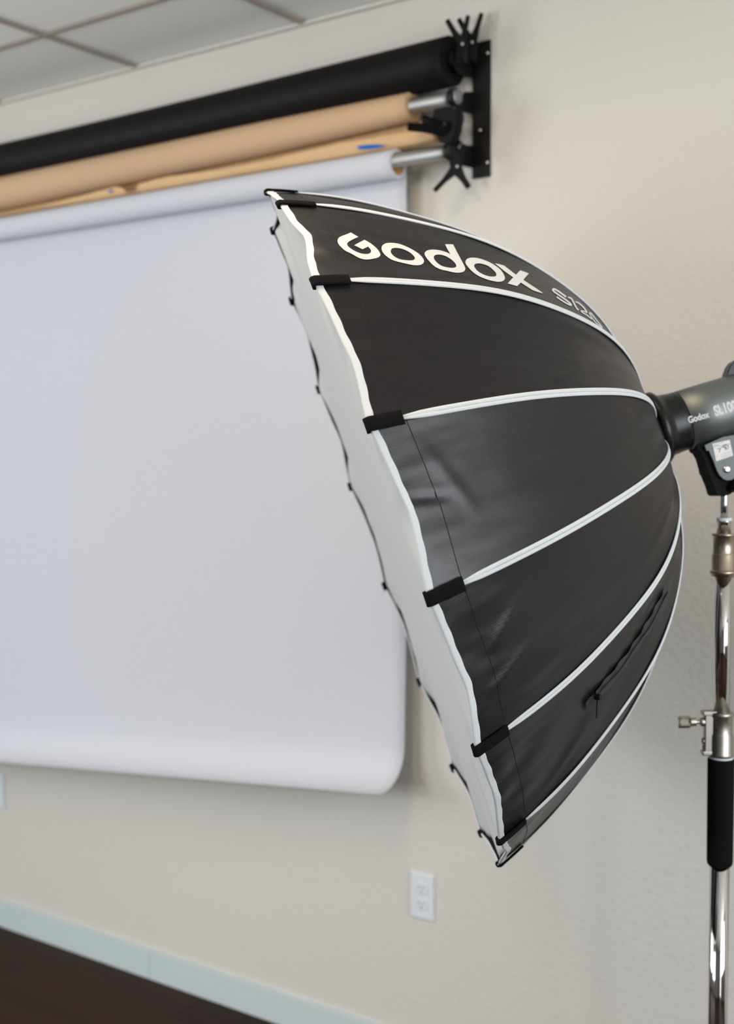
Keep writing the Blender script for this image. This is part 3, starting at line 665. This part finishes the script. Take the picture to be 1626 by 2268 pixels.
# ================================================================== studio light
A0 = at_z(1456, 948, 2.157); A1 = at_z(1580, 911, 2.163); DH = (A1 - A0).normalized()
NH = (CAM - A1); NH = (NH - DH * NH.dot(DH)).normalized()      # towards the room side of the lamp
VH = DH.cross(NH).normalized()
if VH.z < 0: VH = -VH
head = empty('studio_light', A1 - Vector((0, 0, .13)), 'black and grey cylindrical studio light mounted behind the softbox, cut off by the right edge', 'studio light')
bm = new(); lathe(bm, A0, DH, [(-.012, .050), (-.010, .060), (-.006, .064), (.002, .0645), (.005, .062), (.012, .0555), (.019, .0535), (.024, .0535), (.029, .0525), (.040, .0520), (.0455, .0518)], 64)
obj('front_collar', bm, M['headblack'], head, True)
bm = new(); lathe(bm, A0 + DH * .0455, DH, [(0, .0505), (.0006, .0522), (.05, .0526), (.19, .0528), (.196, .0520), (.198, .049)], 72); obj('lamp_body', bm, M['headbody'], head, True)
bm = new(); lathe(bm, A0 + DH * .243, DH, [(0, .0500), (.004, .0535), (.03, .0535), (.036, .050), (.037, .02)], 64); obj('rear_cap', bm, M['headblack'], head, True)
def wrap_text(txt, size, s0, v0, off, shear=0, sx=1.):
    cu = bpy.data.curves.new('t', 'FONT'); cu.body = txt; cu.size = size; cu.offset = off; cu.align_y = 'CENTER'; cu.shear = shear
    to = bpy.data.objects.new('t', cu); COL.objects.link(to); bpy.context.view_layer.update()
    me = bpy.data.meshes.new_from_object(to.evaluated_get(bpy.context.evaluated_depsgraph_get())); bpy.data.objects.remove(to)
    bm = new(); bm.from_mesh(me); bpy.data.meshes.remove(me)
    for i in range(-8, 9): bmesh.ops.bisect_plane(bm, geom=bm.verts[:] + bm.edges[:] + bm.faces[:], plane_co=(0, i * size / 10, 0), plane_no=(0, 1, 0))
    R_ = .0534
    for v in bm.verts:
        q = (v.co.y + v0) / R_
        v.co = A0 + DH * (s0 + v.co.x * sx) + (NH * math.cos(q) + VH * math.sin(q)) * R_
    return obj('printed_lettering', bm, M['print'], head, recalc=False)
wrap_text('Godox', .0155, .0385, -.0030, .0006, sx=.84)
wrap_text('SL100D', .0235, .0860, -.0015, .0012, sx=.70)
# tilt bracket below the body
def pl(px, py, d=.0):                       # point of a plane parallel to the lamp axis, d towards the camera
    r = ray(px, py); o = A1 + NH * d; return CAM + r * ((o - CAM).dot(NH) / r.dot(NH))
D1 = .034
out = [(1561, 986), (1565, 999), (1571, 997), (1581, 1021), (1588, 1042), (1594, 1053), (1602, 1061), (1611, 1064.5), (1622, 1063), (1631, 1056), (1637, 1044), (1640, 1028), (1642, 960), (1600, 968)]
bm = new(); prism(bm, [pl(x, y, D1) for x, y in out], -NH * .006); bmesh.ops.bevel(bm, geom=bm.edges[:], offset=.0006, segments=1, affect='EDGES'); br = obj('tilt_bracket', bm, M['yoke'], head)
st = [pl(x, y, D1 + .0006) for x, y in ((1578, 982.8), (1616.5, 974), (1624, 1009), (1586.6, 1021.8))]
bm = new(); prism(bm, st, -NH * .0005); sk = obj('warning_sticker', bm, M['sticker'], br)
def sq(u, v): return st[0].lerp(st[1], u).lerp(st[3].lerp(st[2], u), v) + NH * .0004
bm = new()
def quad(u0, v0, u1, v1): bm.faces.new([bm.verts.new(sq(*q)) for q in ((u0, v0), (u1, v0), (u1, v1), (u0, v1))])
def line(u0, v0, u1, v1, w=.03):
    d = Vector((u1 - u0, v1 - v0)).normalized() * w / 2
    bm.faces.new([bm.verts.new(sq(*q)) for q in ((u0 - d.y, v0 + d.x), (u1 - d.y, v1 + d.x), (u1 + d.y, v1 - d.x), (u0 + d.y, v0 - d.x))])
for v in (.10, .15, .21): line(.03, v, .36, v, .015)
line(.40, .06, .62, .06, .02); line(.33, .22, .60, .24, .02)
line(.20, .36, .36, .35, .035); line(.36, .34, .28, .58, .04); line(.34, .40, .50, .30, .03)
line(.50, .28, .72, .46, .06); line(.72, .46, .66, .30, .05); line(.80, .28, .86, .46, .05); line(.60, .50, .84, .52, .04)
quad(.58, .20, .80, .28); quad(.84, .24, .96, .28)
for v in (.70, .80, .90): line(.30, v, .92, v + .0, .014)
obj('sticker_print', bm, M['ink'], br)
bm = new(); cc = sq(.12, .74); cyl(bm, cc, cc + NH * .0003, .0016, 16); obj('sticker_dot', bm, M['yellow'], br)
bl = pl(1610, 1039.5, D1); bm = new(); lathe(bm, bl, NH, [(0, .0068), (.0015, .0066), (.0030, .0052), (.0036, .003)], 24); obj('bolt', bm, M['screw'], br, True)
out = [(1543, 984), (1545, 999), (1555, 1001), (1560, 1015), (1567, 1032), (1566, 1042), (1569, 1050), (1575, 1055), (1580, 1072), (1586, 1094), (1590, 1097), (1612, 1097), (1622, 1093), (1634, 1070), (1642, 1040), (1642, 966), (1600, 972)]
bm = new(); prism(bm, [pl(x, y, D1 - .009) for x, y in out], -NH * .046); bmesh.ops.bevel(bm, geom=bm.edges[:], offset=.0015, segments=2, affect='EDGES'); obj('stand_socket', bm, M['matteblack'], head)
bm = new(); k0 = pl(1628, 1078, D1 - .004); lathe(bm, k0, (NH + DH * .9).normalized(), [(-.02, .006), (0, .010), (.008, .013), (.016, .013), (.019, .008)], 24); obj('clamp_knob', bm, M['headblack'], head, True)
# handle on top
out = [(1607, 836), (1612, 818), (1618, 806), (1628, 797), (1642, 793), (1662, 796), (1676, 808), (1680, 822)]
bm = new(); prism(bm, [pl(x, y, .012) for x, y in out], -NH * .024); bmesh.ops.bevel(bm, geom=bm.edges[:], offset=.003, segments=2, affect='EDGES'); obj('top_handle', bm, M['headblack'], head)

# ================================================================== light stand
PP = at_z(1604.5, 1105, 2.172); PX, PY = PP.x, PP.y
HDIST = math.hypot(PX - CAM.x, PY - CAM.y)
def pz(py):
    r = ray(1603, py); return CAM.z + r.z * HDIST / math.hypot(r.x, r.y)
stand = empty('light_stand', (PX, PY, 0), 'chrome light stand with a black foam grip at the right edge of the photo', 'light stand')
UPV = Vector((0, 0, 1))
def seg(name, m, prof_px, n=48, smooth=True):
    z0 = pz(prof_px[0][0]); bm = new()
    lathe(bm, (PX, PY, z0), (0, 0, -1), [(z0 - pz(py), r) for py, r in prof_px], n)
    o = obj(name, bm, m, stand, False)
    for p in o.data.polygons: p.use_smooth = abs(p.normal.z) < .7
    return o
seg('spigot', M['chrome'], [(1090, .0062), (1098, .0066), (1100, .0072), (1104, .0060), (1106, .0066), (1150, .0068)])
seg('washer', M['washer'], [(1147, .0128), (1148, .0132), (1152, .0132), (1153, .0128)])
seg('spigot_base', M['chrome'], [(1153, .0133), (1156, .0135), (1157, .0124), (1184, .0124)])
seg('upper_collar', M['bronze'], [(1181, .0150), (1181.5, .0200), (1183, .0208), (1186, .0208), (1188, .0182), (1225, .0182), (1226, .0188), (1228, .0202), (1262, .0202), (1264, .0228), (1266, .0234), (1269, .0234), (1271, .0212), (1276, .0208)])
seg('upper_tube', M['chrome'], [(1275, .0143), (1590, .0143)])
cl = seg('clamp_collar', M['nickel'], [(1576, .0150), (1577, .0200), (1580, .0210), (1585, .0210), (1588, .0190), (1623, .0190), (1626, .0200), (1628, .0206), (1666, .0206), (1668, .0216), (1673, .0218), (1675, .0205)])
LD = -Vector((cy, sy, 0)); LB = Vector((0, 0, 1)).cross(LD)
def off(px, py):                             # point in the vertical plane through the stand that faces the lug direction
    z = pz(py); r = ray(px, py); o = Vector((PX, PY, z)); nrm = Vector((-sy, cy, 0)); return CAM + r * ((o - CAM).dot(nrm) / r.dot(nrm))
bm = new(); a, b = off(1559, 1628), off(1592, 1628); zt_, zb_ = pz(1574), pz(1672)
mid = (a + b) / 2; wl = (b - a).length
box(bm, (mid.x, mid.y, (zt_ + zb_) / 2), (wl, .016, zt_ - zb_ - .012), (LD, LB, UPV), bevel=.002)
for z in (zt_ - .004, zb_ + .004): box(bm, (mid.x, mid.y, z) + LD * .002 if False else Vector((mid.x, mid.y, z)) + LD * .002, (wl + .004, .019, .008), (LD, LB, UPV), bevel=.002)
obj('clamp_lug', bm, M['nickel'], cl)
c0 = off(1562, 1599); bm = new()
lathe(bm, c0, LD, [(0, .0075), (.006, .0078), (.009, .0070), (.0095, .0035), (.016, .0035), (.0165, .0075), (.026, .0078), (.028, .0060), (.030, .005)], 28)
for q in (0, PI / 2):
    e1 = UPV * math.cos(q + .5) + LB * math.sin(q + .5); box(bm, c0 + LD * .037, (.018, .025, .0055), (LD, e1, LD.cross(e1)), bevel=.001)
obj('thumb_screw', bm, M['nickel'], cl, False)
bm = new(); c1 = off(1560, 1641); lathe(bm, c1, LD, [(0, .006), (.003, .006), (.0045, .004)], 20); lathe(bm, off(1560, 1655), LD, [(0, .004), (.003, .004)], 14); obj('rivet', bm, M['nickel'], cl, True)
seg('grip_washer', M['washer'], [(1675, .0185), (1676, .0208), (1682, .0208), (1683, .0185)])
seg('foam_grip', M['foam'], [(1679, .0205), (1681, .0228), (1684, .0233), (1720, .0233), (1900, .0227), (1908, .0226), (1914, .0215), (1917, .0195), (1918, .0175)])
seg('lower_tube', M['chrome'], [(1900, .0173), (2600, .0173)])
zl = pz(2590)
bm = new(); cyl(bm, (PX, PY, zl + .02), (PX, PY, zl - .05), .027, 36); cyl(bm, (PX, PY, .32), (PX, PY, .27), .024, 36); obj('leg_collar', bm, M['nickel'], stand)
bm = new(); cyl(bm, (PX, PY, zl + .02), (PX, PY, .12), .0172, 32); obj('base_tube', bm, M['chrome'], stand)
for q in (20, 160, 270):
    d = Vector((math.cos(math.radians(q)), math.sin(math.radians(q)), 0)); b0 = Vector((PX, PY, 0))
    bm = new(); tube(bm, [b0 + d * .024 + UPV * (zl - .03), b0 + d * .17 + UPV * .24, b0 + d * .42 + UPV * .016], .0095, 14); lg = obj('leg', bm, M['chrome'], stand, True)
    bm = new(); cyl(bm, b0 + d * .408 + UPV * .024, b0 + d * .43 + UPV * .0, .013, 18); obj('rubber_foot', bm, M['foam'], lg)
    bm = new(); tube(bm, [b0 + d * .022 + UPV * .30, b0 + d * .19 + UPV * .22], .006, 10); obj('brace', bm, M['chrome'], lg, True)

# ================================================================== light
def area(name, loc, rot, sx, sz, power, col):
    l = bpy.data.lights.new(name, 'AREA'); l.shape = 'RECTANGLE'; l.size = sx; l.size_y = sz; l.energy = power; l.color = col
    o = bpy.data.objects.new(name, l); o.location = loc; o.rotation_euler = rot; COL.objects.link(o); return o
DAY = (.92, .965, 1.0)
for (a0, a1, z0, z1), pw in zip(WIN_REAR, (70,)):
    area('window_daylight', ((a0 + a1) / 2, YR - .02, (z0 + z1) / 2), (PI / 2, 0, 0), a1 - a0 - .1, z1 - z0 - .1, pw, DAY)
for a0, a1, z0, z1 in WIN_LEFT:
    area('window_daylight', (XL - .02, (a0 + a1) / 2, (z0 + z1) / 2), (PI / 2, 0, -PI / 2), a1 - a0 - .1, z1 - z0 - .1, 75, DAY)
for (a0, a1, z0, z1), pw in zip(WIN_RIGHT, (75, 14)):
    area('window_daylight', (XR + .02, (a0 + a1) / 2, (z0 + z1) / 2), (PI / 2, 0, PI / 2), a1 - a0 - .1, z1 - z0 - .1, pw, DAY)
area('ceiling_lamp', (-1.3, -1.6, HC - .012), (0, 0, 0), .56, 1.1, 20, (1., .80, .58))
w = bpy.data.worlds.new('sky'); bpy.context.scene.world = w; w.use_nodes = True
w.node_tree.nodes['Background'].inputs[0].default_value = (.75, .86, 1, 1); w.node_tree.nodes['Background'].inputs[1].default_value = 1.0

# ================================================================== camera object
cd = bpy.data.cameras.new('camera'); co = bpy.data.objects.new('camera', cd); COL.objects.link(co)
m3 = Matrix((RT, UP, -FW)).transposed(); co.matrix_world = Matrix.Translation(CAM) @ m3.to_4x4()
cd.sensor_fit = 'HORIZONTAL'; cd.sensor_width = 24; cd.lens = 24 * F_PX / 1626; cd.clip_start = .05
cd.dof.use_dof = True; cd.dof.focus_distance = 1.72; cd.dof.aperture_fstop = 3.0
sc = bpy.context.scene; sc.camera = co
sc.view_settings.view_transform = 'Standard'; sc.view_settings.look = 'None'; sc.view_settings.gamma = 1
sc.view_settings.exposure = 0.03; sc.view_settings.use_curve_mapping = False
